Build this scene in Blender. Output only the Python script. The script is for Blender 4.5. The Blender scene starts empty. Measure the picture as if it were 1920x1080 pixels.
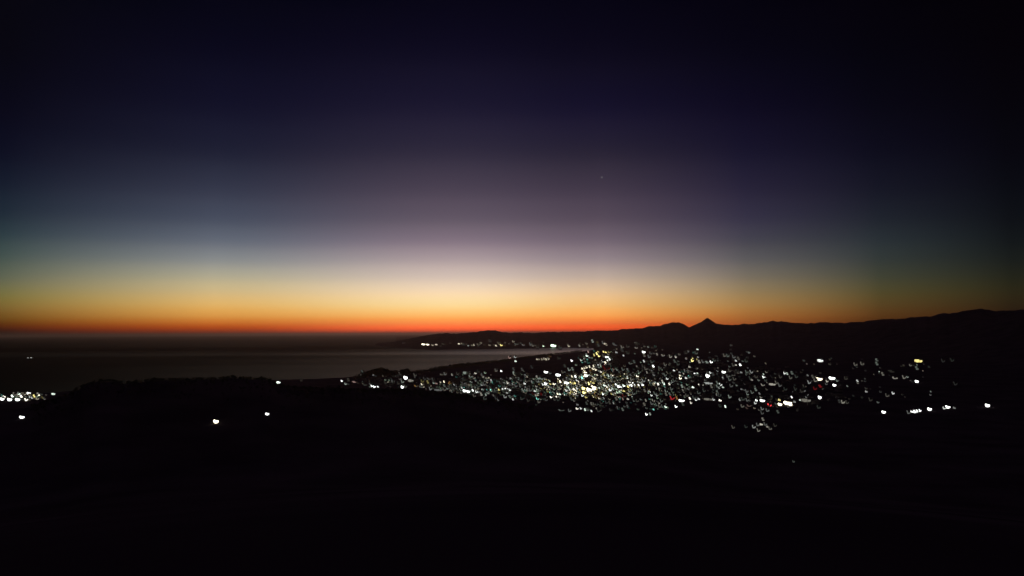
import bpy, math, random
import numpy as np
from mathutils import Matrix, Vector

random.seed(7)
rng = np.random.default_rng(7)
sc = bpy.context.scene
COL = sc.collection

# ------------------------------------------------------------------ camera
H = 150.0                                   # eye height above the sea, metres
FPX = 1387.0                                # focal length in pixels of a 1920 px wide frame
PITCH = math.atan(85.0 / FPX)
ROLL = 0.0055
EYE = Vector((0.0, 0.0, H))
F0 = Vector((0, math.cos(PITCH), math.sin(PITCH)))
U0 = Vector((0, -math.sin(PITCH), math.cos(PITCH)))
R0 = Vector((1, 0, 0))
CR = R0 * math.cos(ROLL) - U0 * math.sin(ROLL)
CU = R0 * math.sin(ROLL) + U0 * math.cos(ROLL)
cam_data = bpy.data.cameras.new('camera')
cam = bpy.data.objects.new('camera', cam_data)
COL.objects.link(cam)
cam.matrix_world = Matrix(((CR.x, CU.x, -F0.x, 0), (CR.y, CU.y, -F0.y, 0), (CR.z, CU.z, -F0.z, H), (0, 0, 0, 1)))
cam_data.sensor_width = 36.0
cam_data.lens = 36.0 * FPX / 1920.0
cam_data.clip_start = 0.1
cam_data.clip_end = 2.0e6
sc.camera = cam

def ray(px, py):
    """Unit direction from the eye through a point of the 1920 x 1080 frame."""
    return (CR * (px - 960.0) + CU * (540.0 - py) + F0 * FPX).normalized()

def az_tan(px, py):
    d = ray(px, py)
    return math.atan2(d.x, d.y), d.z / math.hypot(d.x, d.y)

# ------------------------------------------------------------------ render look
sc.view_settings.view_transform = 'Standard'
sc.view_settings.look = 'None'
sc.view_settings.exposure = 0.0
sc.view_settings.gamma = 1.0
sc.cycles.filter_width = 1.5
sc.cycles.use_denoising = True
sc.cycles.max_bounces = 4
sc.cycles.sample_clamp_indirect = 0.3
sc.cycles.caustics_reflective = False
sc.cycles.caustics_refractive = False

# ------------------------------------------------------------------ world: the sky after sunset
def lin(c):
    c = c / 255.0
    return c / 12.92 if c <= 0.04045 else ((c + 0.055) / 1.055) ** 2.4

# colour of the twilight by height, at six bearings (frame column: [(frame row, r, g, b)])
SKY = {
    0: [(0, 8, 7, 15), (120, 9, 8, 18), (230, 12, 12, 27), (300, 17, 20, 36), (360, 26, 34, 48), (410, 36, 48, 58), (450, 52, 67, 70),
        (490, 74, 86, 78), (525, 98, 101, 78), (555, 117, 108, 60), (580, 118, 92, 44), (600, 100, 66, 25), (614, 74, 36, 18), (625, 40, 18, 13)],
    400: [(0, 8, 7, 20), (120, 14, 13, 31), (220, 23, 23, 43), (300, 37, 39, 57), (370, 59, 63, 80), (420, 79, 85, 100), (460, 110, 115, 124),
          (495, 148, 148, 142), (525, 186, 174, 142), (550, 211, 182, 128), (575, 224, 174, 98), (595, 212, 142, 66), (609, 184, 94, 38), (619, 136, 58, 28)],
    860: [(0, 9, 7, 21), (120, 19, 16, 35), (220, 33, 29, 50), (300, 54, 48, 65), (370, 82, 72, 87), (420, 106, 94, 107), (460, 142, 126, 136),
          (495, 184, 166, 164), (525, 220, 198, 180), (550, 250, 219, 177), (575, 254, 214, 146), (594, 257, 178, 96), (607, 252, 134, 72), (618, 226, 90, 54)],
    1130: [(0, 8, 6, 19), (120, 16, 13, 30), (220, 27, 23, 45), (300, 47, 41, 57), (370, 73, 63, 78), (420, 94, 82, 95), (460, 124, 110, 120),
           (495, 160, 144, 144), (525, 200, 176, 156), (550, 231, 192, 147), (575, 244, 185, 115), (594, 250, 158, 80), (607, 234, 112, 58), (618, 204, 78, 44)],
    1400: [(0, 6, 4, 14), (120, 10, 8, 22), (220, 17, 14, 34), (300, 28, 25, 46), (370, 44, 40, 60), (420, 58, 55, 72), (460, 76, 74, 82),
           (495, 100, 96, 94), (525, 126, 114, 95), (550, 149, 124, 86), (575, 164, 121, 69), (594, 162, 102, 50), (607, 150, 84, 42), (618, 120, 58, 34)],
    1650: [(0, 5, 3, 10), (120, 6, 5, 14), (220, 10, 9, 21), (300, 16, 16, 30), (370, 25, 27, 39), (420, 34, 39, 47), (460, 44, 51, 54),
           (495, 54, 59, 54), (525, 67, 67, 50), (550, 79, 70, 41), (575, 85, 63, 32), (594, 81, 51, 23), (607, 62, 36, 17), (618, 46, 24, 14)],
    1900: [(0, 4, 2, 6), (120, 5, 3, 8), (220, 6, 5, 11), (300, 8, 8, 15), (370, 11, 13, 19), (420, 15, 18, 22), (460, 20, 24, 25),
           (495, 27, 30, 26), (525, 35, 35, 24), (550, 41, 36, 21), (575, 40, 30, 17), (594, 34, 22, 14), (607, 28, 16, 12), (618, 22, 12, 10)],
}
SKY_GAIN = 1.0
HAZE_D, HAZE_TOP = 1.75e-5, 370.0
VEIL = {0: .5, 400: .8, 860: 1.0, 1130: .9, 1400: .6, 1650: .3, 1900: .12}     # how bright the haze itself is, by bearing
def air(e):
    """Share of the sky's light that the haze layer above the eye lets through at elevation e."""
    return max(.13, math.exp(-HAZE_D * (HAZE_TOP - H) / max(math.sin(e), 1e-3)))
E_LO, E_HI = -0.02, 0.62
world = bpy.data.worlds.new('World')
sc.world = world
world.use_nodes = True
wn, wl = world.node_tree.nodes, world.node_tree.links
wn.clear()
w_out = wn.new('ShaderNodeOutputWorld')
w_bg = wn.new('ShaderNodeBackground')
w_bg.inputs['Strength'].default_value = 4.0     # the ramps hold a quarter of each colour
wl.new(w_bg.outputs[0], w_out.inputs[0])
geo = wn.new('ShaderNodeNewGeometry')           # Incoming = minus the view direction
sep = wn.new('ShaderNodeSeparateXYZ')
tc = wn.new('ShaderNodeTexCoord')
wl.new(tc.outputs['Generated'], sep.inputs[0])
def wmath(op, a, b=None):
    n = wn.new('ShaderNodeMath'); n.operation = op
    for k, v in enumerate((a, b)):
        if v is None: continue
        if isinstance(v, (int, float)): n.inputs[k].default_value = v
        else: wl.new(v, n.inputs[k])
    return n.outputs[0]
elev = wmath('ARCSINE', sep.outputs['Z'])
bear = wmath('ARCTAN2', sep.outputs['X'], sep.outputs['Y'])
tt = wn.new('ShaderNodeMapRange')
tt.inputs['From Min'].default_value = E_LO; tt.inputs['From Max'].default_value = E_HI
wl.new(elev, tt.inputs['Value'])
prev = None; prev_az = None
for px in sorted(SKY):
    rp = wn.new('ShaderNodeValToRGB')
    rp.color_ramp.interpolation = 'CARDINAL'
    rows = sorted(SKY[px], key=lambda r: -r[0])
    stops = []
    for (py, r, g, b) in rows:
        d = ray(px, py)
        e = math.asin(d.z)
        T_ = air(e); s_ = VEIL[px] * (1 - T_)
        stops.append(((e - E_LO) / (E_HI - E_LO), tuple(max(lin(v) - s_ * q, .15 * lin(v)) / T_ * .25 for v, q in ((r, .06), (g, .045), (b, .035))) + (1,)))
    stops = [(0.0, (0.001, 0.0005, 0.0008, 1)), (0.024, (0.0025, 0.0012, 0.0012, 1))] + [s for s in stops if s[0] > 0.03]
    stops.append((.80, stops[-1][1])); stops.append((1.0, tuple(lin(v) * .25 for v in (62, 46, 74)) + (1,)))
    el = rp.color_ramp.elements
    while len(el) < len(stops): el.new(0.5)
    for k, (p, c) in enumerate(stops):
        el[k].position = p; el[k].color = c
    wl.new(tt.outputs[0], rp.inputs[0])
    d = ray(px, 560)
    az = math.atan2(d.x, d.y)
    if prev is None:
        prev = rp.outputs[0]
    else:
        mr = wn.new('ShaderNodeMapRange')
        mr.interpolation_type = 'SMOOTHSTEP' if px in (860, 1130) else 'LINEAR'
        mr.inputs['From Min'].default_value = prev_az; mr.inputs['From Max'].default_value = az
        wl.new(bear, mr.inputs['Value'])
        mx = wn.new('ShaderNodeMix'); mx.data_type = 'RGBA'
        wl.new(mr.outputs[0], mx.inputs[0]); wl.new(prev, mx.inputs[6]); wl.new(rp.outputs[0], mx.inputs[7])
        prev = mx.outputs[2]
    prev_az = az
# away from the afterglow the sky is night: fade with the bearing from the glow
mr = wn.new('ShaderNodeMapRange'); mr.interpolation_type = 'SMOOTHSTEP'
mr.inputs['From Min'].default_value = 0.64; mr.inputs['From Max'].default_value = 1.5
mr.inputs['To Min'].default_value = 1.0; mr.inputs['To Max'].default_value = 0.12
wl.new(wmath('ABSOLUTE', bear), mr.inputs['Value'])
fade = wn.new('ShaderNodeVectorMath'); fade.operation = 'SCALE'
wl.new(prev, fade.inputs[0]); wl.new(mr.outputs[0], fade.inputs['Scale'])
wl.new(fade.outputs[0], w_bg.inputs['Color'])
wn.remove(geo)

# ------------------------------------------------------------------ helpers
def tag(o, label=None, cat=None, group=None, kind=None):
    if label: o['label'] = label
    if cat: o['category'] = cat
    if group: o['group'] = group
    if kind: o['kind'] = kind
    return o

def principled(name):
    m = bpy.data.materials.new(name); m.use_nodes = True
    return m, m.node_tree.nodes, m.node_tree.links, m.node_tree.nodes['Principled BSDF']

def noise_mat(name, c1, c2, scale, rough=0.9, spec=0.1, coord='Object'):
    m, n, l, p = principled(name)
    t = n.new('ShaderNodeTexCoord'); no = n.new('ShaderNodeTexNoise'); r = n.new('ShaderNodeValToRGB')
    no.inputs['Scale'].default_value = scale; no.inputs['Detail'].default_value = 5
    l.new(t.outputs[coord], no.inputs['Vector']); l.new(no.outputs[0], r.inputs[0])
    r.color_ramp.elements[0].position = 0.35; r.color_ramp.elements[0].color = c1 + (1,)
    r.color_ramp.elements[1].position = 0.65; r.color_ramp.elements[1].color = c2 + (1,)
    l.new(r.outputs[0], p.inputs['Base Color'])
    p.inputs['Roughness'].default_value = rough; p.inputs['Specular IOR Level'].default_value = spec
    return m

def mesh_obj(name, verts, faces, mats, parent=None, smooth=False, midx=None):
    me = bpy.data.meshes.new(name)
    me.from_pydata(verts, [], faces)
    for m in (mats if isinstance(mats, (list, tuple)) else [mats]): me.materials.append(m)
    if midx is not None: me.polygons.foreach_set('material_index', midx)
    if smooth: me.polygons.foreach_set('use_smooth', [True] * len(me.polygons))
    me.update()
    o = bpy.data.objects.new(name, me); COL.objects.link(o)
    if parent: o.parent = parent
    return o

# ------------------------------------------------------------------ terrain
def curve(pts):
    a = np.array([az_tan(x, y) for x, y in pts]); return a[:, 0], a[:, 1]

# crest of the near dark hill, seen against sea and town
C1 = curve([(-400, 800), (-100, 782), (0, 770), (60, 763), (95, 752), (130, 741), (160, 722), (185, 715), (210, 715), (235, 720), (260, 717), (290, 713),
            (320, 714), (370, 713), (420, 712), (435, 709), (450, 712), (500, 713), (510, 718), (525, 727), (560, 730), (640, 733), (780, 734), (870, 744),
            (960, 759), (1040, 775), (1120, 786), (1250, 806), (1350, 826), (1500, 840), (1920, 850), (2300, 850)])
R1 = 950.0
# near shore of the bay
CS = curve([(-900, 740), (-200, 738), (0, 737), (90, 737), (130, 733), (500, 713), (560, 711), (640, 708), (668, 705), (690, 701), (720, 699), (760, 698),
            (800, 694), (850, 687), (900, 682), (950, 676), (1000, 670), (1040, 665), (1080, 660.5), (1112, 656)])
AZ_JOIN = CS[0][-1]
CSr = -H / CS[1]
# far shore
CF = curve([(690, 648), (735, 652), (800, 656), (900, 655), (1000, 653.5), (1060, 652), (1112, 653)])
CFr = -H / CF[1]
AZ_TIP = CF[0][0]; AZ_FULL = az_tan(830, 640)[0]
# where the plain gives way to the hills, inland
CP = curve([(1112, 653), (1300, 651), (1500, 662), (1700, 674), (1920, 692), (2300, 700)])
CPr = -H / CP[1]
# skyline
C2 = curve([(690, 627), (740, 626), (780, 627), (840, 626), (870, 625.3), (888, 624), (902, 621.3), (916, 619.6), (930, 620), (944, 623), (960, 624.6), (1000, 624),
            (1050, 622.8), (1100, 621.5), (1150, 619.5), (1190, 616.5), (1205, 615), (1218, 612), (1236, 611.5), (1246, 608), (1262, 605), (1272, 605.5), (1283, 610), (1293, 614),
            (1303, 610), (1313, 606), (1321, 600), (1327, 598), (1333, 601), (1343, 606.5), (1360, 609), (1380, 610), (1395, 607.5), (1415, 608), (1436, 604),
            (1450, 602), (1466, 603), (1480, 606), (1520, 606), (1550, 605), (1580, 606), (1610, 604), (1640, 601), (1680, 598), (1720, 596), (1745, 595), (1760, 591),
            (1775, 593), (1795, 594), (1815, 589), (1840, 585), (1860, 587), (1890, 584), (1920, 583), (2100, 578), (2400, 585)])
R2x = ([1000, 1300, 1350, 1500, 1700, 1920, 2300], [10500, 10300, 10000, 8800, 7600, 6300, 5800])
R2 = (np.array([az_tan(x, 600)[0] for x in R2x[0]]), np.array(R2x[1], float))
BASE_R = np.array([0, 3, 10, 30, 100, 300, 500, 800, 1100, 1500, 2500, 1e7])
BASE_D = np.array([1.7, 2.0, 3.2, 7.2, 21.5, 62.5, 100, 128, 141, 146.5, 147, 147])

def sstep(x): x = np.clip(x, 0, 1); return x * x * (3 - 2 * x)

def fbm(x, y):
    v = 0
    for k, (f, a, ph) in enumerate(((1, 1, .3), (2.1, .5, 1.7), (4.3, .27, 4.1), (8.9, .14, 2.2))):
        c, s = math.cos(k * 1.3 + .4), math.sin(k * 1.3 + .4)
        v = v + a * np.sin(f * (x * c + y * s) + ph) * np.cos(f * (y * c - x * s) * 1.13 + 2 * ph)
    return v

def height(az, r):
    az = np.asarray(az, float); r = np.asarray(r, float)
    x, y = r * np.sin(az), r * np.cos(az)
    base = H - np.interp(r, BASE_R, BASE_D)
    e1 = np.interp(az, *C1)
    front = np.abs(az) < 0.9
    z1 = H + R1 * e1
    b1 = H - np.interp(R1, BASE_R, BASE_D)
    w = np.exp(-((r - R1) / np.where(r < R1, 330.0, 190.0)) ** 2)
    z = base + np.maximum(z1 - b1, 0) * w * np.where(front, 1, .3)
    z = z + fbm(x / 160, y / 160) * 1.6 * sstep((r - 60) / 300) * (1 - sstep((r - 800) / 300))
    # sea
    rs = np.interp(az, CS[0], CSr)
    rs = rs * (1 + 0.006 * fbm(az * 60, az * 13 + 1))
    sea_az = (az < AZ_JOIN) & (az > -2.2)
    shore = 1.0 - sstep((r - (rs - 260)) / 260)
    zc = np.where(sea_az, np.where(r < rs, 1.2 * (rs - r) / (60 + rs - r) + (z - 1.2) * shore, -np.minimum((r - rs) * .05, 12)), z)
    z = np.where(sea_az & (r > rs - 260), zc, z)
    # far shore and hills
    rf = np.where(az < AZ_JOIN, np.interp(az, CF[0], CFr), np.interp(az, CP[0], CPr))
    r2 = np.interp(az, *R2)
    z2 = H + r2 * (np.interp(az, *C2) + .00055 * fbm(az * 150, az * 37) * (az > AZ_FULL) + .0003 * fbm(az * 600, az * 190))
    t = (r - rf) / (r2 - rf)
    hill = sstep(t) ** 0.9 * z2
    hill = hill + fbm(x / 700, y / 700) * np.minimum(z2, 250) * 0.13 * sstep(t * 2.2) * (1 - sstep((t - .75) / .2))
    back = 1 - sstep((r - r2) / (r2 * .35))
    hill = np.where(r > r2, 4 + (z2 - 4) * back, hill)
    tip = np.where(az < AZ_JOIN, sstep((az - AZ_TIP) / (AZ_FULL - AZ_TIP)), 1.0)
    hill = hill * tip
    far = (az > AZ_TIP) & (az < 1.2) & (r > rf)
    low = np.where(az < AZ_JOIN, -6 * (1 - tip) + (1.0 + 2.0 * np.clip((r - rf) / 200, 0, 1)), 3.0)
    z = np.where(far, low + hill, z)
    return z

ground_mat = noise_mat('ground_soil', (.055, .046, .05), (.105, .088, .088), 0.012, 1.0, 0.0)
azs = np.concatenate([np.linspace(-math.pi, -0.74, 60, endpoint=False), np.linspace(-0.74, 0.74, 860), np.linspace(0.74, math.pi, 61)[1:]])
rr = np.concatenate([[0.6, 1.5, 3, 5, 8], np.geomspace(11, 700, 70), np.geomspace(715, 1500, 70), np.geomspace(1515, 16000, 190), np.geomspace(17000, 60000, 14)])
A, Rr = np.meshgrid(azs, rr)
Z = height(A, Rr)
V = np.stack([Rr * np.sin(A), Rr * np.cos(A), Z], -1).reshape(-1, 3)
na, nr = len(azs), len(rr)
idx = np.arange(nr * na).reshape(nr, na)
Fq = np.stack([idx[:-1, :-1], idx[:-1, 1:], idx[1:, 1:], idx[1:, :-1]], -1).reshape(-1, 4)[:, ::-1]
V = np.vstack([V, [[0, 0, H - 1.7]]])
cap = [[len(V) - 1, idx[0, k + 1], idx[0, k]] for k in range(na - 1)]
ground = mesh_obj('ground', V.tolist(), Fq.tolist() + cap, ground_mat, smooth=True)
tag(ground, kind='structure')

# sea: one round sheet out to the horizon
sm = bpy.data.materials.new('sea_water'); sm.use_nodes = True
n, l = sm.node_tree.nodes, sm.node_tree.links
n.clear()
so = n.new('ShaderNodeOutputMaterial'); smix = n.new('ShaderNodeMixShader'); sg = n.new('ShaderNodeBsdfGlossy'); sd = n.new('ShaderNodeBsdfDiffuse')
sd.inputs['Color'].default_value = (.004, .006, .009, 1)
sg.inputs['Roughness'].default_value = .23
tcn = n.new('ShaderNodeTexCoord')
mp = n.new('ShaderNodeMapping'); mp.inputs['Scale'].default_value = (.00018, .0011, 1); mp.inputs['Rotation'].default_value = (0, 0, -.05)
l.new(tcn.outputs['Object'], mp.inputs[0])
sl = n.new('ShaderNodeTexNoise'); sl.inputs['Scale'].default_value = 1.0; sl.inputs['Detail'].default_value = 3
l.new(mp.outputs[0], sl.inputs['Vector'])
sx = n.new('ShaderNodeSeparateXYZ'); l.new(tcn.outputs['Object'], sx.inputs[0])
# calmer bay, ruffled open sea; mirror share also hand-placed to paint the sea's sheen
band = n.new('ShaderNodeValToRGB')
mrb = n.new('ShaderNodeMapRange'); mrb.inputs['From Min'].default_value = 1000; mrb.inputs['From Max'].default_value = 11000
l.new(sx.outputs['Y'], mrb.inputs[0]); l.new(mrb.outputs[0], band.inputs[0])
be = band.color_ramp.elements
for pos, val in ((0, 1.0), (.12, 1.0), (.24, .95), (.36, .9), (.41, 1.0), (.45, 1.9), (.50, 1.8), (.56, .9), (.70, .3), (1.0, .08)):
    q = be.new(pos); q.color = (val, val, val, 1)
be.remove(be[0]); be.remove(be[-1])
rg = n.new('ShaderNodeMapRange')
rg.inputs['From Min'].default_value = .35; rg.inputs['From Max'].default_value = .65
rg.inputs['To Min'].default_value = .8; rg.inputs['To Max'].default_value = 1.2
l.new(sl.outputs[0], rg.inputs[0])
mu = n.new('ShaderNodeMath'); mu.operation = 'MULTIPLY'
shel = n.new('ShaderNodeValToRGB'); mrs = n.new('ShaderNodeMapRange')
mrs.inputs['From Min'].default_value = -4000; mrs.inputs['From Max'].default_value = 1000
l.new(sx.outputs['X'], mrs.inputs[0]); l.new(mrs.outputs[0], shel.inputs[0])
be = shel.color_ramp.elements
for pos, val in ((0, .04), (.4, .03), (.52, .05), (.66, .105), (.78, .22), (.86, .36), (1.0, .36)):
    q = be.new(pos); q.color = (val, val, val, 1)
be.remove(be[0]); be.remove(be[-1])
mu2 = n.new('ShaderNodeMath'); mu2.operation = 'MULTIPLY'
l.new(band.outputs[0], mu2.inputs[0]); l.new(shel.outputs[0], mu2.inputs[1])
l.new(mu2.outputs[0], mu.inputs[0]); l.new(rg.outputs[0], mu.inputs[1])
l.new(mu.outputs[0], smix.inputs[0]); l.new(sd.outputs[0], smix.inputs[1]); l.new(sg.outputs[0], smix.inputs[2]); l.new(smix.outputs[0], so.inputs[0])
rad = [0, 500, 1500, 3000, 6000, 12000, 30000, 90000, 400000]
NS = 128
sv = [(0, 0, 0)]; sf = []
for k, R_ in enumerate(rad[1:]):
    for j in range(NS):
        a = 2 * math.pi * j / NS; sv.append((R_ * math.sin(a), R_ * math.cos(a), 0))
for j in range(NS):
    sf.append((0, 1 + (j + 1) % NS, 1 + j))
    for k in range(len(rad) - 2):
        b0, b1 = 1 + k * NS, 1 + (k + 1) * NS
        sf.append((b0 + j, b0 + (j + 1) % NS, b1 + (j + 1) % NS, b1 + j))
sea = tag(mesh_obj('sea', sv, sf, sm), kind='structure')

# ------------------------------------------------------------------ woods
leaf_mat = noise_mat('leaves', (.03, .045, .02), (.06, .08, .035), 0.05)
bark_mat = noise_mat('bark', (.05, .04, .03), (.09, .07, .05), 0.6)
def woods(name, label, pts):
    """pts: (x, y, z, tree height). Every tree is a trunk and a crown of loose leaf sprays."""
    vs, fs, mi = [], [], []
    base = 0
    for (x, y, z, h) in pts:
        cw = h * rng.uniform(.32, .5)
        k = 5
        tr = h * .03
        for j in range(k):
            a = 2 * math.pi * j / k
            vs.append((x + tr * math.cos(a), y + tr * math.sin(a), z - .6)); 
        vs.append((x, y, z + h * .75))
        for j in range(k):
            fs.append((base + j, base + (j + 1) % k, base + k)); mi.append(1)
        base += k + 1
        nl = 34
        c = rng.normal(size=(nl, 3)); c /= np.linalg.norm(c, axis=1)[:, None]
        c *= rng.uniform(.25, 1, (nl, 1)) ** .5
        c = c * [cw, cw, h * .36] + [x, y, z + h * .62]
        s = h * rng.uniform(.06, .13, nl)
        u = rng.normal(size=(nl, 3)); v = rng.normal(size=(nl, 3))
        u /= np.linalg.norm(u, axis=1)[:, None]; v -= (v * u).sum(1)[:, None] * u; v /= np.linalg.norm(v, axis=1)[:, None]
        u *= s[:, None]; v *= s[:, None] * .8
        q = np.stack([c - u - v * .3, c + v, c + u - v * .2, c - v], 1).reshape(-1, 3)
        vs.extend(map(tuple, q))
        for j in range(nl):
            fs.append((base + 4 * j, base + 4 * j + 1, base + 4 * j + 2, base + 4 * j + 3)); mi.append(0)
        base += 4 * nl
    o = mesh_obj(name, vs, fs, [leaf_mat, bark_mat], midx=mi)
    return tag(o, label, 'woods', kind='stuff')

def at_polar(az, r, h):
    return (r * math.sin(az), r * math.cos(az), float(height(az, r)), h)
pts = []
a0, a1 = az_tan(60, 700)[0], az_tan(1000, 700)[0]
for k in range(2300):
    az = rng.uniform(a0, a1); r = R1 + rng.normal() * 60 - 15
    pts.append(at_polar(az, r, rng.uniform(1.8, 4.2) * (1 if rng.random() > .04 else 1.5)))
woods('hill_woods', 'dark woods along the crest of the near hill', pts)
pts = []
a0, a1 = az_tan(655, 700)[0], az_tan(1090, 660)[0]
hx = np.array([az_tan(x, 700)[0] for x in (655, 680, 700, 713, 725, 745, 756, 764, 772, 800, 850, 900, 1000, 1090)])
hh = np.array([4, 15, 26, 31, 23, 13, 22, 22, 7, 12, 15, 12, 11, 9])
for k in range(1500):
    az = rng.uniform(a0, a1); rs = float(np.interp(az, CS[0], CSr))
    r = rs - rng.uniform(25, 330) ** 1.0
    h = float(np.interp(az, hx, hh)) * rng.uniform(.6, 1.1) * rs / 2900 * .8
    pts.append(at_polar(az, r, max(3, h)))
woods('shore_woods', 'dark strip of woods along the shore of the bay', pts)

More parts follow.
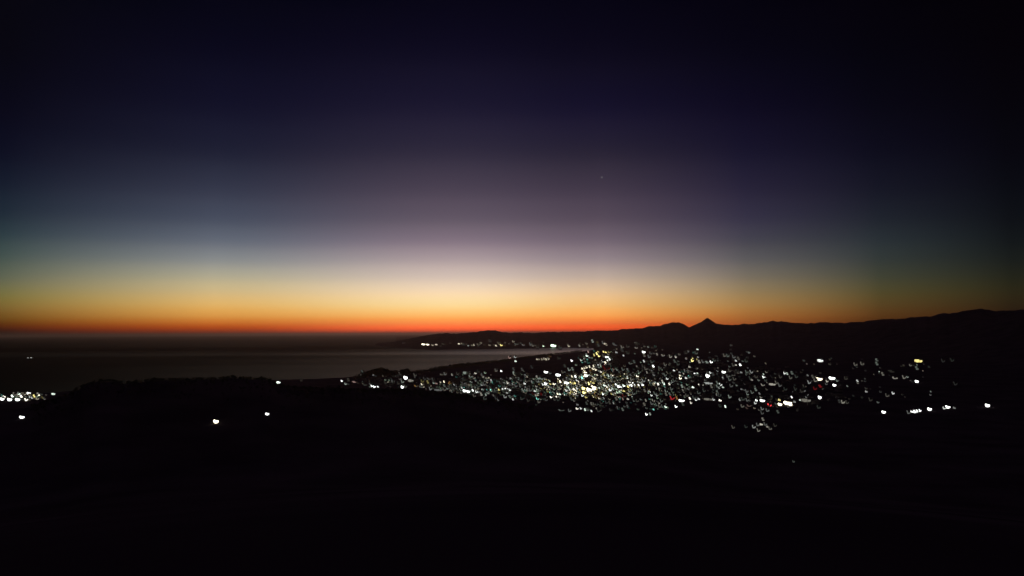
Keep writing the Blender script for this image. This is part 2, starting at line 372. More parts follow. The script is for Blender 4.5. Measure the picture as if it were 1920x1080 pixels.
# ------------------------------------------------------------------ the lights of the town
# frame column, frame row, brightness, [width height], [colour]
LIGHT_ROWS = """
640.8 714 2.9 5 5;648 719.5 1.8 5 4;653 712 .7;664 716 1.5 9 3 p;679 696 1 5 4;678 705 .8;684 702.5 .5;701 703 1.6 8 5;684.5 721.5 .8 7 3;697 723.5 2.9 6 6;702 725 3 6 6;708.5 725 2.6 6 4
750 700.5 1;760.5 708 3 9 9;770 713.5 1.7 10 5;754.5 715.5 1.5;737 715 1.3;723 717 .6;754.5 725.5 3 7 7;760 724.5 1;732 725 .5 6 2;777.5 702.5 1;780 723.5 1.6 8 3 a;790.5 719.8 2.6 5 6 n;792 714.5 1.1 6 6 y;796 710 .8;747 718 .6
757 643 1 6 2 p;794 645.5 3 9 4 n;802 646 2.9 7 4 n;811 647 2 4 3 n;818 646 2.3 6 3 n;832 645 1 7 2 n;860.5 644.5 2.5 5 3 n;867 644 1.7 6 3 n;888.5 647 2 4 3 n;897 645.5 1.2 8 3 n;909 646.5 .7 5 3 n
778 703 1;828 702 1.3 7 3;834.5 700.5 1.2;847.5 702.5 1.6;858 700 .6;873 699 1.6 10 5;882 703 1;881.5 706 1.5;888.5 708 1.4;905 705 1.3;909 708 1.5;897 696 .5;805 710 .9 10 4;812 711 1
903 679.5 1 5 3 p;918.5 679.7 1 5 3 p;930 694 1.3;940 695 2.7;904 705 1.5 6 6 n;911 708.5 1.8 7 5 a;917 708.5 2 5 5 n;921 713 2.1;925 717 1.6 6 5 t
818.5 718.5 1.8 6 5 p;832.5 715.5 2.6 5 5 n;844 717 2.2 7 3 a;843 718.8 1.5 6 3 a;802 716 1.4 6 6 y;807 728.5 1.4;814 716 .9;826 727 1 6 6 g;833 723 1.2;842 726 .9;822 731 1.3 15 4;833 730 1.3;858 730 1.2;851 727 .7
866 727 2;871 732.5 3 8 7;878 734 3 8 6;886.5 732 2.9;893.5 734.5 2.5;897 734.5 1.8;905 731 2.2;906 737 2.8;911 740 1.8;914.5 737 1.8;902.5 739 1.5;889 742 1.3
883 716.5 2.3 6 5;870 711 .8;876 720 1;868 719 1;884 723 1.2 6 6 g;898 719 1.3 6 6 g;903 716 1.2 6 6 g;908 720 1.2;896 724 1;892 728 1.3;920 730 1;924 731.5 1;929 732 1.2;935.5 731 2.6 5 7 y;936 736 1.3 5 4 y
938 716 1.7;946 717.5 1.8;952 718 2.5;951 715 1.6;943 729 2.6;948 729.5 2.6;952 729 2.4;956 731 2.5;951 736 2;947 743.5 1.5;934 750 1.6;930 746 .9;956 743 1.1 9 4;909 747 1;958 709 1.8
918 647 1.5 5 3 n;930 648 2.3 5 3 n;940 647 2.6 7 5 y;936 645 1.4 5 3 n;919 639 .6;962.5 640 1.7 5 4 n;968 645 1.2 8 3;981 646.5 1.4 6 3;995 645 1.2;999 647 1.3;1008 650 .7;1019 648.5 2.7 5 4 g;1037.5 648 2.8 10 5 g;1050 651 .8
955.5 670 1.8 5 5 p;966 669.5 2 5 4;967 676.5 2.6;1007 673 2.2 5 6 n;1011 673 1.8 5 6 n;1016 673.5 1.9 5 6 n;1020 672.5 2 5 6 n;1024 673.5 2.2 5 6 n;1028.5 672.5 2 5 6 n;1031 668 1 6 4 a
963 692 .9;979 692.5 .8;985 703.5 1.2 7 4;997 688 .5;963.5 699.5 1.5;1024 697.5 2.9 11 6;1031 699.5 1.2 6 4;1046.5 703 2.8 9 5;1048 671 .5
961 720 1.7;967 723 1.1;975 720 1.2;976 712 .9;984 718.5 2.5;987 714 1;997 715.5 1.7;1007 707 1.5;1013 710.5 1.7 10 4;1021.5 710.5 1.8;1012 715 1.2
1018 720.5 2.5;1023 719.5 3 8 7;1027 722 2;1038.5 719.5 2.8 6 6 n;1050.5 715.5 2.8 7 6 n;1062.5 718 2.8 9 5;1078 717.5 2.6 6 8 y;1079 706 2.8;1091.5 708.5 2.8 7 6 t
985 731 1.8;990 730 1.4;994 731 1.2;981 731 1.5;1003 732.5 2.4;1007 730.5 2.2;1011 732 1.7;1000 738 .9 6 5 r;1015 739 1 7 5 r;1007.5 748 2.5 7 7 t
1027 733.5 1.6 6 6 y;1034 734 1.1;1040 727 1.4 6 6 n;1050 728 1.8 6 8 n;1046 735 1.1;1033 744.5 2.8;1043.5 744.5 2.6;1050 738.5 2.6;1060 738 1.5 6 6 t;1062 732 2.6;1066 727 2.5;1070 731 2.5;1076 729 3 6 8 n;1080 733 2.6 6 6 n;1082 728 2.4;1076 739 2.3
1094 728 3 8 8 y;1095 736 2.9 7 7 y;1092 741.5 2.5;1083 758 1.6;1082 766 2.6;1089 765.5 2.5;1052 769 1.2 12 3;1068 769.5 1.3;1071 747 .9;1046 749 .7;1097 768 2.5;1102 767.5 1.3;1109 770.5 2.4;1010 753 1.2;978 747 .8;990 750 .6;1024 749 .8;1059 712 1 10 4;1066 709 1
1066.5 648.5 2 5 4 n;1086.5 648 1.6;1111 639.5 1.5;1120 642 .8 6 4 y;1122 647 .9;1134.5 644.5 2.2 8 4 n;1131 642 1.3;1153.5 647 1.3 9 2;1166.5 650.5 1.4;1192 642.5 1.2 6 3;1193 652 1.5 6 3;1177 649 .7;1177 661 .7;1167 657 .7
1103 659.5 2 5 5 p;1121.5 659 2.2 6 5 y;1119 663 2.6 6 6 y;1123 667.5 2.7 7 5 y;1114 665.5 2.3 6 6 y;1131.5 659.5 2.6 5 5 y;1136 660 2.6 6 5 y;1142 660 1.5 5 4 y;1156 660 2;1169 666.5 2.2 6 4
1100.5 667 2.7 6 5;1105 669.5 1.8;1132 667 1.2;1072 676 2.8;1089.5 675 2.2;1101.5 674.5 1.8 6 6 t;1103 679 1 6 6 t;1138 669.5 2.9 9 5;1143 673.5 2.9 6 5;1129.5 677.5 2.9 6 5;1135 679.5 2.9 6 5 n;1139.5 677 2.7;1134.5 684 2 6 5 p;1143 681 1;1136 690 .85 14 9 r
1092 690.5 2.6 6 6 n;1096 690 2.5 5 6 n;1100 688.5 2.4 6 6 n;1105.5 687.5 2.5 6 6 n;1096 695 2.8 6 6 n;1113 686.5 2.4 6 6 n;1112 691.5 2.6 6 6 n;1117 693 2.6 6 6 n;1122 685 2.2;1125.5 684 1.9;1123 688 1.7;1124 695 1.9;1127 696.5 2.4;1108 696 1.3 6 6 a
1067 692.5 1.5;1073.5 691.5 1.4;1055 697 1;1059 686 .7;1097.5 699 2.9 7 7 n;1099 704 3 8 7;1103 702.5 2.5;1133.5 705 2.2;1141 705 2.3;1147 709 1.5;1150 714 1;1120 708 1.2 6 6 g;1150 692.5 1.6 6 6 p;1157 693 1.7;1168 692 1.2;1177 693.5 1.2;1182 681 1.3 7 4;1189 678 1;1178 702 1;1184 704 1.2;1195 705.5 2.8;1170 706 .8 6 6 g
1104 719 2.8 5 7 y;1109 716.5 2.6 6 6 y;1113 717.5 2.4 6 6 y;1105 731 3.4 13 12 n;1113 727 3.3 12 12 n;1118 729 2.3 6 7 y;1116 739 2 7 5 a;1122 743 1 7 5 a;1129 726 1.8 4 5 g;1127 735 1 8 6
1133.5 722 2.7;1138 725 2.6;1142.5 723 2.4;1146 722 2;1137.5 732.5 2.5;1144 731 2.7;1148 728.5 2.3;1130.5 738.5 2.7;1155 721.5 2.8;1160 724.5 3 7 6;1165 727 2.8;1169.5 723 2.7;1156 729 2 6 6 g;1157.5 735.5 2.5 6 6 g;1163 735 2.6 6 6 g;1170 732.5 2.4 6 6 y;1179 732 2.2 6 6 y;1177.5 725 2.6 5 6 y
1184 722.5 2.7;1187 719 2.8;1191 722 2.8;1197.5 722.5 2.8;1205.5 721 2.9 6 7;1149 736 1.3;1163 744 1.9 6 5 p;1168 748 1.7 6 6 p;1170 742 1.3 7 5 r;1177.5 747.5 2.2;1155.5 747.5 1.3;1151 755.5 1.8;1188 737.5 1.3;1209 732 1.1;1204 712 1.6;1206.5 714 1.6;1184.5 711 1.5;1116 708 1.2;1122 712 1;1131 717 1.4 7 5;1128 710 .8;1158 711 1 8 6 g
1073 748 1;1100 756 .9;1109 757 1.3;1114 757.5 1.2;1127 755 .7;1137 754 .8;1143 755 .8;1211 750.5 1.7;1208 758 1.2;1195 751 .9;1177 762 1;1159 764.5 1.1;1167.5 767.5 1.2;1145 768 .7;1212 776.5 2.8;1219 776 1.8;1218 734.5 2.5;1221.5 741 2.5;1122 770 .6
1207 660 2.9 8 6;1208 666 1.2;1217 668 1.3;1220 662 1;1232 664 1.7;1243 666 1.6 7 4;1257 668 1.5;1267 669 2.2;1265 677 1;1247 683 1.1;1271 682 .9;1207.5 677 2.2;1222 678 1;1225 686.5 2.7 8 6;1206 686 .9;1211 691 1.1;1237 689.5 1.1;1198.5 697 1.2;1213 698 1.7;1226 703 1.7;1247 702.5 1.1
1264 694 2.4;1274.5 697.5 1.8;1275 703.5 2.6 5 5 n;1275.5 709 2.7 6 6 n;1285 695 1.4;1289 694 1.2;1286.5 708 2.4;1292 705.5 2.2 5 5 t;1290.5 658.5 1.4 3 4;1286 661 .7;1308 654.5 2.6 5 5;1305.5 661.5 1;1299.5 672 2.6 6 6 y;1298 676 2.8 7 6 y;1307 673 2 4 6 y;1311 678 1.6;1318 677.5 1.1;1325.5 679 1.5 7 4;1333.5 678.5 2.8;1293 687 2
1303 701.5 2.7;1308 700.5 2.2;1327 704.5 3 9 9;1332 698.5 2.4;1337 701 .9;1339 675 1;1220.5 718.5 1.6;1224 716 1.6;1234 720 2.7;1244 718 2.6;1246 721.5 2.6;1242 714.5 2;1255 720 2.4;1251 710 2.4;1264 713 1;1279 724 1.6;1285.5 728.5 1.3;1299.5 725.5 2.7
1238 732 1.6 6 4 n;1249 733.5 1.5;1249 739 1.2;1259 728.5 1.3;1261 735 1.3 6 5 g;1256 739 1.2;1231.5 741 1.8;1228 737 1.3;1260 746 1.75 9 7 r;1268 742 1.5 5 6 y;1269 746 1.6 5 6 a;1278 751 3.2 13 6;1293.5 747 2.6;1310.5 747.5 2.5;1295.5 755 2.4;1280.5 758 .8;1301 745 1
1225 751 1.5;1235.5 755.5 1.8;1222 756 1.2;1231 758.5 1.2;1237 761.5 1.3;1240 751 1.1;1242.5 761.5 1.2;1248 763 2.7;1267.5 762 2.8 7 6;1328 718.5 1.8 15 4;1334 724.5 1.2;1328 748.5 1.4 15 4;1338 749 2.3;1310 736 1;1288 741 1;1320 732 .8
1358.5 666 1.1;1364.5 666.5 1.2;1376 669 1.1;1384.5 672 1;1380 675.5 2.3;1379.5 683.5 2.3;1388 684 2.8 7 5;1375 684 1;1399 676.5 .9;1357 697.5 2.9 9 6;1368 694.5 1;1365 705 1.2;1375 703.5 1.2 7 2;1355.5 708.5 1.8;1368 711 1.2;1376.5 710 1
1390 697.5 1.8;1382 695.5 .7;1400 697 1.2;1408.5 697 1.5;1417.5 706 .9;1410 711.5 1.9;1407 708.5 .9;1432 707 2.7;1435 712 .9;1346 717.5 1.4;1351 721 2.5 8 6;1356 725.5 2.3;1346 724 1.4 8 5;1371 723 1;1430 721.5 1.7 7 4;1448 720.5 1.9 11 4;1456 717 1.3;1462 722 1.3
1390.5 729 1.7;1400 733 1.1;1410 735 1.1;1417 730 1.4;1368 743.5 1.6;1345 735 1.3;1349 740 1;1350.5 750 2.7 7 7;1360 762 2.6;1350 760.5 .7;1387 749.5 1.7;1393 748 .9;1401 749.5 1.3;1392 761 1.1;1404 760.5 1.1 8 4 p;1400 765 .8 6 4 p;1418.5 750 2.8;1416 755.5 2.3;1429.5 751 3 11 6
1442.5 759.5 2.4 7 6 r;1439 769 1.2;1429 766 1.4;1429 774 1;1430.5 786 1.4;1427 795.5 2 8 5;1421 796 1.3;1435 795 1.1;1413.5 800 1.5;1439.5 800 1.7 8 5;1444 803 1.2;1422 806.5 1.4;1374.5 800.5 1;1398.5 799.5 .7
1538 676 2.4 9 5;1471 699.5 2.5;1476 700.5 2;1485 699 1.3;1482 707.5 1.1;1463 706 .9;1493 705.5 .8;1517 716.5 1.6;1536 710.5 3.2 13 7 n;1529 713 1.4;1560 709 3.2 13 7;1550.5 714.5 2;1569.5 713.5 1.7;1564.5 722 3 7 6;1524 706 1
1538 724 1.4 8 5 r;1528 728 1.2 6 6 r;1537 745 3 7 8;1484.5 744.5 2.6;1461.5 749 2.4 6 6 y;1477 755.5 3.4 18 9 n;1462.5 758 3.2 9 7 n;1482 759 3.2 8 5 n;1490 752.5 1.8;1501 750 2.3 7 4;1511.5 750.5 1.4 15 6;1507 732 1.2;1508 724 .8;1503 733 .7;1491 728 .7;1472.5 729 .6
1458.5 772 1;1580.5 753.5 1.6;1588 754 .8;1574 752.5 .7;1535 763 .6;1453 797 .6;1586 709 .7;1604 683 1.2;1616.5 681.5 1.2;1644 675.5 1.3;1644 681.5 1.3;1722 676.5 2.5 11 5 y;1650 697.5 2.5;1655 701 1.1;1719 690 1.2;1678 708.5 1.6 8 4;1695 707 1.4;1719 715 3 7 6
1624.5 733.5 2;1674.5 737 2.2;1663.5 741 1;1632 749 .7;1671 696 .5 12 4;1657 772.5 3 8 6;1703.5 773 1.3;1709.5 771 3;1714.5 771.5 3;1719 770.5 3;1725 769.5 2.9;1743 767 3 8 7;1770.5 765 2.3;1777 763 3 9 6;1789.5 764 1.7;1851.5 760 3 8 7;1768 676 .5;1785 674.5 .5;1791 719 .4
4 748 3 7 6;8 743 2.8;18 749 3 8 6;23 742.5 2.7;33 749 3 8 6;35 738 2.6 6 7;40 743.5 2.8;49 749 2.7 8 6;54 737.5 2.9 7 6;57 744 2.3;64 742.5 2.4 6 6 y;74 742.5 2.8 6 6 n;81 745 1.3 6 4 y;28 739 1.4;100 738.5 2.5 8 4;41 782 2.9 9 6;405 790 3.1 11 9 n;501 776 3 8 6;522 717 2.7 8 5;565 713 .7 4 4;1488 865 .95 4 4
"""
TINT = {'w': (.95, 1, .95), 'n': (1, .9, .66), 'y': (1, .86, .3), 'a': (1, .52, .16), 'p': (1, .66, .58), 'g': (.72, 1, .7), 't': (.3, 1, .82), 'r': (1, .06, .07)}
WORD = {'w': 'white', 'n': 'warm white', 'y': 'yellow', 'a': 'amber', 'p': 'pinkish', 'g': 'greenish white', 't': 'teal', 'r': 'red'}
L = []
for tok in LIGHT_ROWS.replace('\n', ';').split(';'):
    f = tok.split()
    if not f: continue
    c = f.pop() if f[-1].isalpha() else 'w'
    v = [float(q) for q in f]
    w, h = (v[3], v[4]) if len(v) > 3 else (6.0, 6.0)
    L.append([v[0], v[1], v[2], w, h, c])
SHARE = [b * math.sqrt(w * h) for (_, _, b, w, h, _) in L]
order = sorted(range(len(L)), key=lambda k: -SHARE[k])
single = set(order[:292])

_mats = {}
WHITES = [(.95, 1, .95), (1, .95, .8), (.84, 1, .86)]
def glow_mat(c, b, tone=0):
    """A lit pane: brightness in steps, faint unevenness of curtains and fittings behind the glass."""
    q = round(b / .2) * .2
    key = (c, round(q, 1), tone)
    if key in _mats: return _mats[key]
    e = min(3.6, 0.056 * math.exp(2.05 * (q - 1)) * GLOW)
    m = bpy.data.materials.new('lit_pane'); m.use_nodes = True
    n, l = m.node_tree.nodes, m.node_tree.links
    n.clear()
    o = n.new('ShaderNodeOutputMaterial'); em = n.new('ShaderNodeEmission')
    t = n.new('ShaderNodeTexCoord'); no = n.new('ShaderNodeTexNoise'); mr = n.new('ShaderNodeMapRange')
    no.inputs['Scale'].default_value = 4.0
    mr.inputs['From Min'].default_value = .3; mr.inputs['From Max'].default_value = .7
    mr.inputs['To Min'].default_value = .7 * e; mr.inputs['To Max'].default_value = 1.3 * e
    l.new(t.outputs['Object'], no.inputs['Vector']); l.new(no.outputs[0], mr.inputs[0]); l.new(mr.outputs[0], em.inputs['Strength'])
    em.inputs['Color'].default_value = (WHITES[tone] if c == 'w' else TINT[c]) + (1,)
    l.new(em.outputs[0], o.inputs['Surface'])
    _mats[key] = m
    return m
GLOW = 1.25
wall_mat = noise_mat('plaster_wall', (.16, .15, .14), (.24, .23, .21), 1.5)
roof_mat = noise_mat('roof_tiles', (.05, .045, .045), (.09, .08, .075), 3.0)

# unit buildings: facade one unit wide and high, facing -Y, standing on z = -0.5; lit panes sit 0.02 proud of the facade
PANES = {  # first two sets put a hooked light streak into the pane shape
    'hook': [[(-.50, .50), (-.26, .50), (-.02, -.22), (-.30, -.18)], [(-.27, -.5), (.2, -.5), (.2, -.2), (-.27, -.2)], [(.22, -.42), (.5, -.2), (.5, .14), (.22, -.06)]],
    'steps': [[(-.48, -.1), (-.22, -.1), (-.22, .5), (-.48, .5)], [(-.34, -.46), (.22, -.46), (.22, -.12), (-.34, -.12)], [(.24, -.34), (.5, -.34), (.5, .1), (.24, .1)]],
    'wide': [[(-.5, -.3), (.12, -.3), (.12, .42), (-.5, .42)], [(.15, -.3), (.5, -.3), (.5, .16), (.15, .16)], [(-.3, -.5), (.4, -.5), (.4, -.33), (-.3, -.33)]],
    'hall': [[(-.5, -.1), (-.3, -.45), (-.14, -.5), (-.14, .34), (-.34, .5), (-.5, .34)], [(-.12, -.5), (.2, -.5), (.2, .22), (-.12, .3)], [(.22, -.5), (.42, -.34), (.5, -.12), (.5, .16), (.22, .2)]],
    'pair': [[(-.5, -.4), (-.2, -.5), (-.2, .3), (-.4, .3)], [(-.05, -.5), (.42, -.5), (.3, -.05), (-.05, .05)]],
    'tower': [[(-.4, .0), (.1, .0), (.1, .5), (-.4, .5)], [(-.2, -.5), (.38, -.5), (.38, -.04), (-.2, -.04)]],
}
def pane_mesh(poly):
    v = [(x, -.02, z) for x, z in poly] + [(x, .004, z) for x, z in poly]
    k = len(poly)
    f = [tuple(range(k))] + [(j + k, (j + 1) % k + k, (j + 1) % k, j) for j in range(k)]
    return v, f
D_B = .6
WALL_V = [(x, y, z) for z in (-1.1, .52) for x, y in ((-.54, 0), (.54, 0), (.54, D_B), (-.54, D_B))]
WALL_F = [(0, 1, 5, 4), (1, 2, 6, 5), (2, 3, 7, 6), (3, 0, 4, 7), (3, 2, 1, 0), (4, 5, 6, 7)]
ROOF_V = [(-.57, -.015, .523), (.57, -.015, .523), (.57, D_B + .015, .523), (-.57, D_B + .015, .523), (-.57, D_B / 2, .62), (.57, D_B / 2, .62)]
ROOF_F = [(0, 1, 5, 4), (2, 3, 4, 5), (1, 2, 5), (3, 0, 4), (3, 2, 1, 0)]
def make_mesh(name, v, f, m):
    me = bpy.data.meshes.new(name); me.from_pydata(v, [], f); me.materials.append(m); me.update(); return me
WALL_ME = make_mesh('wall', WALL_V, WALL_F, wall_mat)
ROOF_ME = make_mesh('roof', ROOF_V, ROOF_F, roof_mat)
REAR_FILL = ([(x, y, z) for y in (D_B + .02, D_B - .004) for x, z in ((-.4, -.3), (.4, -.3), (.4, .25), (-.4, .25))], [(3, 2, 1, 0), (0, 1, 5, 4), (1, 2, 6, 5), (2, 3, 7, 6), (3, 0, 4, 7)])  # glowing pane added at the back to light the house fronts behind
REAR_FILL_ME = make_mesh('rear_fill_pane', *REAR_FILL, glow_mat('w', 2))
PANE_ME = {k: [make_mesh('lit_window', *pane_mesh(p), glow_mat('w', 2)) for p in ps] + [REAR_FILL_ME] for k, ps in PANES.items()}

def ground_hit(px, py, lift):
    """Where the sight line meets the ground raised by LIFT (a fraction of distance per frame pixel, so half a facade)."""
    d = ray(px, py)
    az = math.atan2(d.x, d.y); tn = d.z / math.hypot(d.x, d.y)
    r = np.concatenate([np.geomspace(30, 1600, 1500), np.geomspace(1601, 14000, 4000)])
    zg = np.maximum(height(np.full_like(r, az), r), .5) + lift * r
    below = (H + r * tn) < zg
    k = int(np.argmax(below)) if below.any() else len(r) - 1
    return az, float(r[k]), float(H + r[k] * tn)

SPOTS = []
for (x, y, b, w, h, c) in L:
    az, r, z = ground_hit(x, y, h * .5 / FPX)
    SPOTS.append((az, r, z, w * r / FPX, h * r / FPX))

def kind_of(k):
    x, y, b, w, h, c = L[k]
    if b >= 2.85 and w >= 7: return 'hall'
    if w >= 1.6 * h: return 'wide'
    return ('hook', 'tower', 'steps', 'pair', 'tower', 'hook', 'pair')[(int(x * 7 + y * 3)) % 7]

# what a light is found by: the marks of the view that anyone can point to
MARKS = [(760.5, 708, 'the round headland light'), (702, 725, 'the headland trio'), (798, 645.5, 'the brightest far-shore light'), (865, 644, 'the small far-shore pair'),
         (940, 647, 'the yellow far-shore light'), (1037.5, 648, 'the greenish far-shore light'), (967, 676.5, 'the waterline light'), (1017, 673, 'the warm waterfront row'),
         (1120, 663, 'the bay-head yellow cluster'), (1138, 672, 'the main-street bend'), (1136, 690, 'the dark red glow'), (1099, 702, 'the main-street blaze'),
         (1109, 728, 'the mid-town glare'), (1007.5, 748, 'the teal light'), (1023, 719.5, 'the white triple light'), (1050.5, 715.5, 'the pale yellow pair'), (1024, 697.5, 'the broad back light'),
         (874, 733, 'the seaward white blaze'), (950, 730, 'the zigzag white row'), (935.5, 731, 'the yellow-green light'), (844, 717, 'the flat amber light'), (914, 708, 'the amber streak'),
         (1160, 725, 'the white ridge of lights'), (1191, 721, 'the close white foursome'), (1168, 745, 'the pink and red spot'), (1095, 767, 'the front white row'), (1212, 776.5, 'the frontmost white pair'),
         (1260, 746, 'the dull red glow'), (1278, 751, 'the slanted white bar'), (1267.5, 762, 'the blunt white light'), (1207, 660, 'the hill-foot light'), (1298, 674, 'the yellow peak trio'),
         (1308, 654.5, 'the topmost peak light'), (1327, 704.5, 'the big inland white light'), (1357, 697.5, 'the blunt white block'), (1328, 718.5, 'the long grey strip'), (1328, 748.5, 'the front grey strip'), (1388, 684, 'the hill-foot pair'),
         (1432, 707, 'the slanted white light'), (1448, 720.5, 'the grey lens of light'), (1429.5, 751, 'the white oval'), (1442.5, 759.5, 'the red sign light'), (1427, 797, 'the low grey cluster'), (1477, 755.5, 'the largest white glare'),
         (1536, 710.5, 'the twin floodlit fronts'), (1537, 745, 'the lone white light inland'), (1538, 676, 'the high valley light'), (1471, 699.5, 'the slanted valley light'), (1722, 676.5, 'the yellow valley oval'), (1719, 715, 'the compact valley light'), (1674.5, 737, 'the small valley light'),
         (1657, 772.5, 'the first valley-road light'), (1717, 771, 'the comb of white lights'), (1777, 763, 'the valley-road slab'), (1851.5, 760, 'the last light inland'),
         (35, 744, 'the bright seaside cluster'), (405, 790, 'the warm hillside light'), (501, 776, 'the small hillside light'), (522, 717, 'the hill-crest shore light'), (640.8, 714, "the town's seaward end"), (1488, 865, 'the lowest dim speck')]
OWN = {
    (760.5, 708): 'largest round white light, on the wooded headland', (754.5, 725.5): 'round white light straight in front of the headland light', (794, 645.5): 'longest bright light on the far shore of the bay',
    (940, 647): 'yellow light on the far shore, under the low hump', (1037.5, 648): 'flat greenish light on the far shore near the bay head', (967, 676.5): 'small white light just inland of the near waterline',
    (1136, 690): 'wide dark red glow beside the winding main street', (1007.5, 748): 'teal light, the only strong teal one, at the front edge of town', (1024, 697.5): 'broad white light standing alone behind the seaward town',
    (1105, 731): 'largest warm white blaze in the glare at the heart of town', (1113, 727): 'warm white blaze adjoining the largest one in mid-town', (935.5, 731): 'upright yellow-green light between two white rows',
    (844, 717): 'flat amber light at the seaward side of town', (1260, 746): 'dull red glow touching the slanted white bar', (1278, 751): 'slanted white bar of light beside the dull red glow',
    (1267.5, 762): 'blunt white light alone in front of the slanted white bar', (1207, 660): 'bright blunt light at the foot of the hills, start of a dim row', (1308, 654.5): 'topmost white light, directly under the pointed peak',
    (1327, 704.5): 'biggest round white light on the inland side of town', (1357, 697.5): 'blunt white block of light behind the big inland white light', (1328, 718.5): 'long grey strip of light below the big inland white light',
    (1328, 748.5): 'long dull strip along the front edge of town', (1432, 707): 'slanted white light alone at the thinning inland edge', (1429.5, 751): 'white oval light beside a smaller white one, near the red sign',
    (1442.5, 759.5): 'bright red sign light beside the largest white glare', (1477, 755.5): 'largest and brightest white glare at the inland front of town', (1536, 710.5): 'seaward one of the twin floodlit fronts',
    (1560, 709): 'inland one of the twin floodlit fronts', (1564.5, 722): 'white teardrop light under the inland floodlit front', (1537, 745): 'bright blunt light alone, inland of the largest glare',
    (1538, 676): 'high white light alone in the dark above the twin floodlit fronts', (1722, 676.5): 'yellow oval light alone high in the dark valley', (1719, 715): 'compact bright white light alone below the yellow oval',
    (1657, 772.5): 'small white light that starts the valley road row', (1743, 767): 'large white light just inland of the comb of lights', (1777, 763): 'white slab of light between two small ones on the valley road',
    (1851.5, 760): 'white light farthest inland, last of the valley road', (405, 790): 'large warm light alone on the black hillside', (501, 776): 'smaller white light alone on the black hillside, below the crest',
    (522, 717): 'white light on the shore where the hill crest drops away', (41, 782): 'small white light alone in front of the bright seaside cluster', (100, 738.5): 'low white bar just inland of the bright seaside cluster',
    (1488, 865): 'single faint speck lowest of all on the dark slope', (1103, 659.5): 'pinkish light beside the yellow cluster at the bay head', (640.8, 714): 'white light at the seaward tip of the town',
}
def place_words(dx, dy):
    a = math.degrees(math.atan2(-dy, dx)) % 360
    s = int(((a + 22.5) % 360) // 45)
    return ('inland of', 'behind and inland of', 'straight behind', 'behind and seaward of', 'seaward of', 'in front and seaward of', 'straight in front of', 'in front and inland of')[s]
NTH = ['', 'second', 'third', 'fourth', 'fifth', 'sixth', 'seventh', 'eighth', 'ninth', 'tenth', 'eleventh', 'twelfth']
def bright_word(b): return 'brilliant' if b >= 2.85 else 'bright' if b >= 2.35 else 'clear' if b >= 1.75 else 'soft' if b >= 1.25 else 'dim'
cells = {}
for k in sorted(single):
    x, y, b, w, h, c = L[k]
    if (x, y) in OWN: continue
    m = min(range(len(MARKS)), key=lambda j: math.hypot(MARKS[j][0] - x, (MARKS[j][1] - y) * 1.6))
    dx, dy = x - MARKS[m][0], (y - MARKS[m][1]) * 1.6
    head = f"{bright_word(b)} {'wide ' if w >= 1.6 * h else ''}{WORD[c]} light"
    where = 'in' if math.hypot(dx, dy) < 2.5 else place_words(dx, dy)
    cells.setdefault((head, where, m), []).append((math.hypot(dx, dy), k))
LABEL = {}
for (head, where, m), ks in cells.items():
    ks.sort()
    for j, (_, k) in enumerate(ks):
        if len(ks) == 1: LABEL[k] = f"{head} {where} {MARKS[m][2]}"
        elif j == 0: LABEL[k] = f"{head} {where} {MARKS[m][2]}, next to it"
        else: LABEL[k] = f"{NTH[j]} {head} out {where} {MARKS[m][2]}"
for k in single:
    if (L[k][0], L[k][1]) in OWN: LABEL[k] = OWN[(L[k][0], L[k][1])]

def group_of(k):
    x, y = L[k][0], L[k][1]
    if y < 658 and x < 1200: return 'lights along the far shore'
    if x < 110: return 'lights by the sea below the dark hill'
    if x < 530 or y > 810: return 'lone lights on the dark hillside'
    if x > 1560: return 'scattered lights of the inland valley'
    return 'lights of the town'

proto = {}
def build_light(k):
    """One lit building: walls, roof, its lit windows and the added rear pane."""
    x, y, b, w, h, c = L[k]
    az, r, z, sw, sh = SPOTS[k]
    kd = kind_of(k)
    if kd not in proto:
        root = bpy.data.objects.new('lit_building', WALL_ME)
        kids = [bpy.data.objects.new('roof', ROOF_ME)] + [bpy.data.objects.new('lit_window', me) for me in PANE_ME[kd]]  # last pane of each set is the added rear fill
        proto[kd] = (root, kids)
    root0, kids0 = proto[kd]
    root = root0.copy(); COL.objects.link(root)
    root.location = (r * math.sin(az), r * math.cos(az), z)
    root.rotation_euler = (0, 0, -az + random.uniform(-.22, .22))
    if kd == 'hall': sw, sh = sw * .75, sh * .72
    elif c != 'r' and w < 9: sw, sh = sw * random.uniform(.6, .78), sh * random.uniform(.58, .76)
    root.scale = (sw, max(sw * .8, sh), sh)
    tag(root, LABEL[k], 'town light', group_of(k))
    gm = glow_mat(c, b, random.choice((0, 0, 1, 2)) if b < 2.85 else 0)
    for q in kids0:
        o = q.copy(); COL.objects.link(o); o.parent = root
        if o.name.startswith('lit_window'):
            o.material_slots[0].link = 'OBJECT'; o.material_slots[0].material = gm
for k in order:
    if k in single: build_light(k)
for root0, kids0 in proto.values():
    for o in kids0 + [root0]: bpy.data.objects.remove(o)

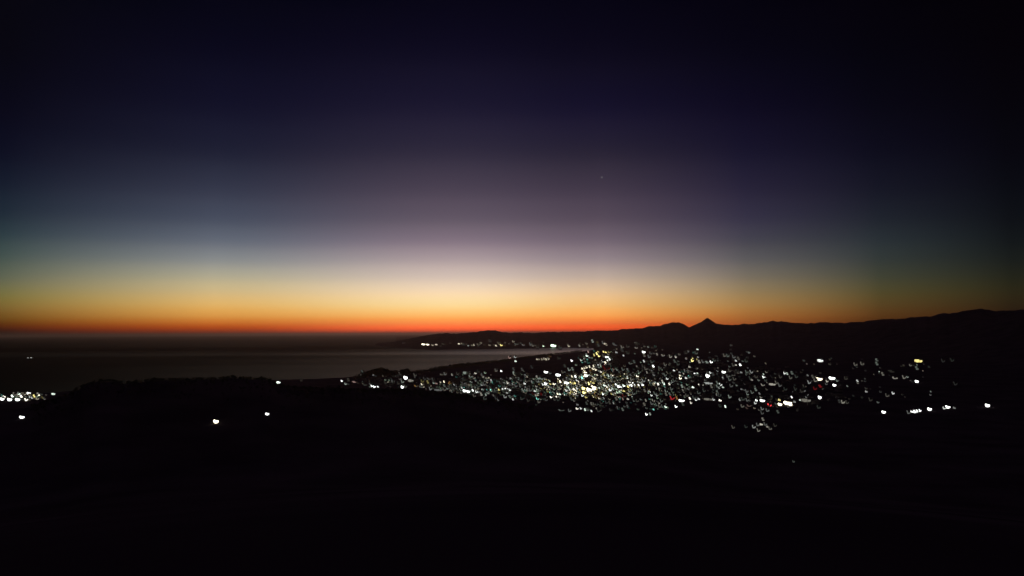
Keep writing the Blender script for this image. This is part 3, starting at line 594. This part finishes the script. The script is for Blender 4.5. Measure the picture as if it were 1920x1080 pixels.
# the faint lights nobody could count, some added for the town's glow: one object
FZ = [((780, 722), (960, 742), 290, 1.0), ((860, 702), (1010, 722), 130, .9), ((960, 712), (1090, 745), 340, 1.1), ((1060, 700), (1200, 742), 560, 1.1), ((1085, 665), (1145, 705), 110, 1.1),
      ((1130, 690), (1240, 725), 170, .85), ((1200, 690), (1350, 745), 260, .8), ((1200, 660), (1420, 700), 80, .7), ((1340, 690), (1480, 730), 40, .7), ((1100, 745), (1260, 768), 70, .75),
      ((1380, 735), (1500, 770), 40, .7), ((650, 700), (790, 724), 60, .7), ((1100, 642), (1250, 662), 45, .75), ((820, 642), (1100, 650), 40, .7), ((1450, 670), (1760, 750), 70, .55), ((1400, 790), (1450, 806), 14, .9), ((0, 738), (84, 749), 46, 1.5)]
rows = [(L[k], SPOTS[k]) for k in order if k not in single]
for (x0, y0), (x1, y1), cnt, b in FZ:
    for j in range(cnt):
        x, y = random.uniform(x0, x1) + random.gauss(0, 4), random.uniform(y0, y1) + random.gauss(0, 1.2 if y1 < 660 or x1 < 100 else 5)
        lim = np.interp(x, [110, 200, 640, 780, 870, 960, 1040, 1120, 1210], [751, 600, 724, 727, 738, 752, 764, 772, 778])
        coast = np.interp(x, [660, 700, 800, 900, 1000, 1112], [710, 703, 702, 692, 680, 661])
        if y > lim or (y < coast and y > 652 and 200 < x < 1112) or y < 641: continue
        c = random.choice('nnnwyn' if y < 653 and x < 1150 else 'wwwwwggnnt' if x < 1300 else 'wwwwn')
        s = random.uniform(1.8, 4.6)
        az, r, z = ground_hit(x, y, s * .4 / FPX)
        core = math.hypot((x - 1120) / 110, (y - 722) / 24) < 1
        if core: c = random.choice('wwnnnyyg')  # extra warm lights added to imitate the soft glow round the brightest part
        rows.append(([x, y, max(.35, random.gauss(b + (.6 if core else .15), .5)), s, s * .8, c], (az, r, z, s * r / FPX, s * .8 * r / FPX)))
vs, fs, mi, mats = [], [], [], [wall_mat, roof_mat]
for (x, y, b, w, h, c), (az, r, z, sw, sh) in rows:
    gm = glow_mat(c, b, random.choice((0, 1, 2)))
    if gm not in mats: mats.append(gm)
    a = -az + random.uniform(-.3, .3); ca, sa = math.cos(a), math.sin(a)
    kd = random.choice(('hook', 'steps', 'tower', 'hook'))
    for (v, f, m_) in [(WALL_V, WALL_F, 0), (ROOF_V, ROOF_F, 1)] + [pane_mesh(p) + (mats.index(gm),) for p in PANES[kd]] + [REAR_FILL + (mats.index(gm),)]:
        b0 = len(vs)
        for (vx, vy, vz) in v:
            X_, Y_ = vx * sw, vy * max(sw * .8, sh)
            vs.append((r * math.sin(az) + X_ * ca - Y_ * sa, r * math.cos(az) + X_ * sa + Y_ * ca, z + vz * sh))
        fs.extend(tuple(q + b0 for q in t) for t in f); mi.extend([m_] * len(f))
tag(mesh_obj('faint_town_lights', vs, fs, mats, midx=mi), 'countless faint lights between the brighter lights of the town', 'town lights', kind='stuff')

# unlit houses between the lights, pale walls that catch the light of their neighbours
pale_mat = noise_mat('pale_render', (.34, .33, .3), (.5, .48, .44), .08)
LX, LY, LW, LH = (np.array([q[k] for q in L]) for k in (0, 1, 3, 4))
vs, fs, mi = [], [], []
for (x0, y0), (x1, y1), cnt in (((790, 712), (980, 745), 260), ((960, 700), (1240, 752), 620), ((1085, 662), (1160, 705), 160), ((1200, 680), (1360, 755), 320), ((1340, 690), (1480, 765), 120), ((650, 700), (800, 725), 70), ((1450, 705), (1580, 760), 60)):
    for j in range(2 * cnt):
        x, y = random.uniform(x0, x1), random.uniform(y0, y1)
        lim = np.interp(x, [640, 780, 870, 960, 1040, 1120, 1210, 1220], [722, 725, 736, 750, 762, 770, 776, 790])
        coast = np.interp(x, [660, 700, 800, 900, 1000, 1112], [710, 703, 702, 692, 680, 661])
        if y > lim or (y < coast and x < 1112): continue
        az, r, z = ground_hit(x, y, 0.0)
        h_ = random.uniform(4, 6.5) * max(1, r / 2600); w_ = random.uniform(7, 12) * max(1, r / 2600)
        wp, hp = w_ * FPX / r, h_ * FPX / r
        if np.any((np.abs(LX - x) < wp * .75 + LW * .5) & (LY + LH * .5 > y - hp * 1.3) & (LY - LH * .6 < y)): continue    # never in front of a lit one
        a = -az + random.uniform(-.7, .7); ca, sa = math.cos(a), math.sin(a)
        for (v, f, m_) in ((WALL_V, WALL_F, 0), (ROOF_V, ROOF_F, 1)):
            b0 = len(vs)
            for (vx, vy, vz) in v:
                X_, Y_ = vx * w_, vy * w_ * .9
                vs.append((r * math.sin(az) + X_ * ca - Y_ * sa, r * math.cos(az) + X_ * sa + Y_ * ca, z + (vz + .5) * h_))
            fs.extend(tuple(q + b0 for q in t) for t in f); mi.extend([m_] * len(f))
tag(mesh_obj('unlit_houses', vs, fs, [pale_mat, roof_mat], midx=mi), 'mass of dim unlit houses between the lights of the town', 'houses', kind='stuff')

# ------------------------------------------------------------------ a lit ship far out, and a star
def poly_prism(prof, z0, z1, taper=1.0):
    k = len(prof)
    v = [(x * taper, y * taper, z0) for x, y in prof] + [(x, y, z1) for x, y in prof]
    f = [tuple(range(k))[::-1], tuple(range(k, 2 * k))] + [(j, (j + 1) % k, (j + 1) % k + k, j + k) for j in range(k)]
    return v, f
hull_mat = noise_mat('ship_paint', (.05, .05, .06), (.08, .08, .09), 0.3)
az, _ = az_tan(56.5, 671); e = az_tan(56.5, 671)[1]; r = -(H - 5) / e
hull = mesh_obj('ship', *poly_prism([(-22, -3), (-22, 3), (12, 3.6), (20, 1.6), (23, 0), (20, -1.6), (12, -3.6)], -1.2, 3.2, .9), hull_mat)
hull.location = (r * math.sin(az), r * math.cos(az), 0); hull.rotation_euler = (0, 0, -az + .1)
tag(hull, 'lone ship with two pale lights far out on the dark sea', 'ship')
def sbox(name, x0, x1, y0, y1, z0, z1, m, par):
    return mesh_obj(name, [(x, y, z) for z in (z0, z1) for x, y in ((x0, y0), (x1, y0), (x1, y1), (x0, y1))], WALL_F, m, par)
cab = sbox('wheelhouse', -17, -7, -2.4, 2.4, 3.2, 8.0, hull_mat, hull)
sbox('lit_window', -16, -8, -2.52, -2.41, 4.2, 7.4, glow_mat('w', 2.1), cab)
sbox('mast', 5.8, 6.2, -.2, .2, 3.2, 13, hull_mat, hull)
sbox('deck_lamp', .5, 10, -1.6, -.6, 4.6, 7.2, glow_mat('w', 2.3), hull)
sbox('stern_lamp', 15, 18, -.6, .4, 5.0, 6.6, glow_mat('p', 1.2), hull)
d = ray(1128.5, 332.5)
R_S = 900000.0
rs_ = 1.4 * R_S / FPX
sv2 = [tuple(R_S * d[i] + (H if i == 2 else 0) + rs_ * q[i] for i in range(3)) for q in ((1, 0, 0), (-1, 0, 0), (0, 1, 0), (0, -1, 0), (0, 0, 1), (0, 0, -1))]
sf2 = [(0, 2, 4), (2, 1, 4), (1, 3, 4), (3, 0, 4), (2, 0, 5), (1, 2, 5), (3, 1, 5), (0, 3, 5)]
starm = bpy.data.materials.new('starlight'); starm.use_nodes = True
n, l = starm.node_tree.nodes, starm.node_tree.links; n.clear()
o_ = n.new('ShaderNodeOutputMaterial'); e_ = n.new('ShaderNodeEmission')
e_.inputs['Color'].default_value = (1, .96, .95, 1); e_.inputs['Strength'].default_value = .23
l.new(e_.outputs[0], o_.inputs[0])
tag(mesh_obj('star', sv2, sf2, starm), 'single faint star high in the violet dusk sky', 'star')

# ------------------------------------------------------------------ haze: one closed box of even air
hm = bpy.data.materials.new('haze_air'); hm.use_nodes = True
n, l = hm.node_tree.nodes, hm.node_tree.links
n.clear()
ho = n.new('ShaderNodeOutputMaterial'); hv = n.new('ShaderNodeVolumePrincipled')
hv.inputs['Color'].default_value = (.9, .69, .66, 1)
hv.inputs['Density'].default_value = HAZE_D
hv.inputs['Anisotropy'].default_value = 0.8
l.new(hv.outputs[0], ho.inputs['Volume'])
X, Y0, Y1, ZB, ZT = 410000, -410000, 410000, -14, HAZE_TOP
hvv = [(sx * X, y, z) for z in (ZB, ZT) for (sx, y) in ((-1, Y0), (1, Y0), (1, Y1), (-1, Y1))]
haze = mesh_obj('haze', hvv, [(3, 2, 1, 0), (4, 5, 6, 7), (0, 1, 5, 4), (1, 2, 6, 5), (2, 3, 7, 6), (3, 0, 4, 7)], hm)
tag(haze, kind='stuff')
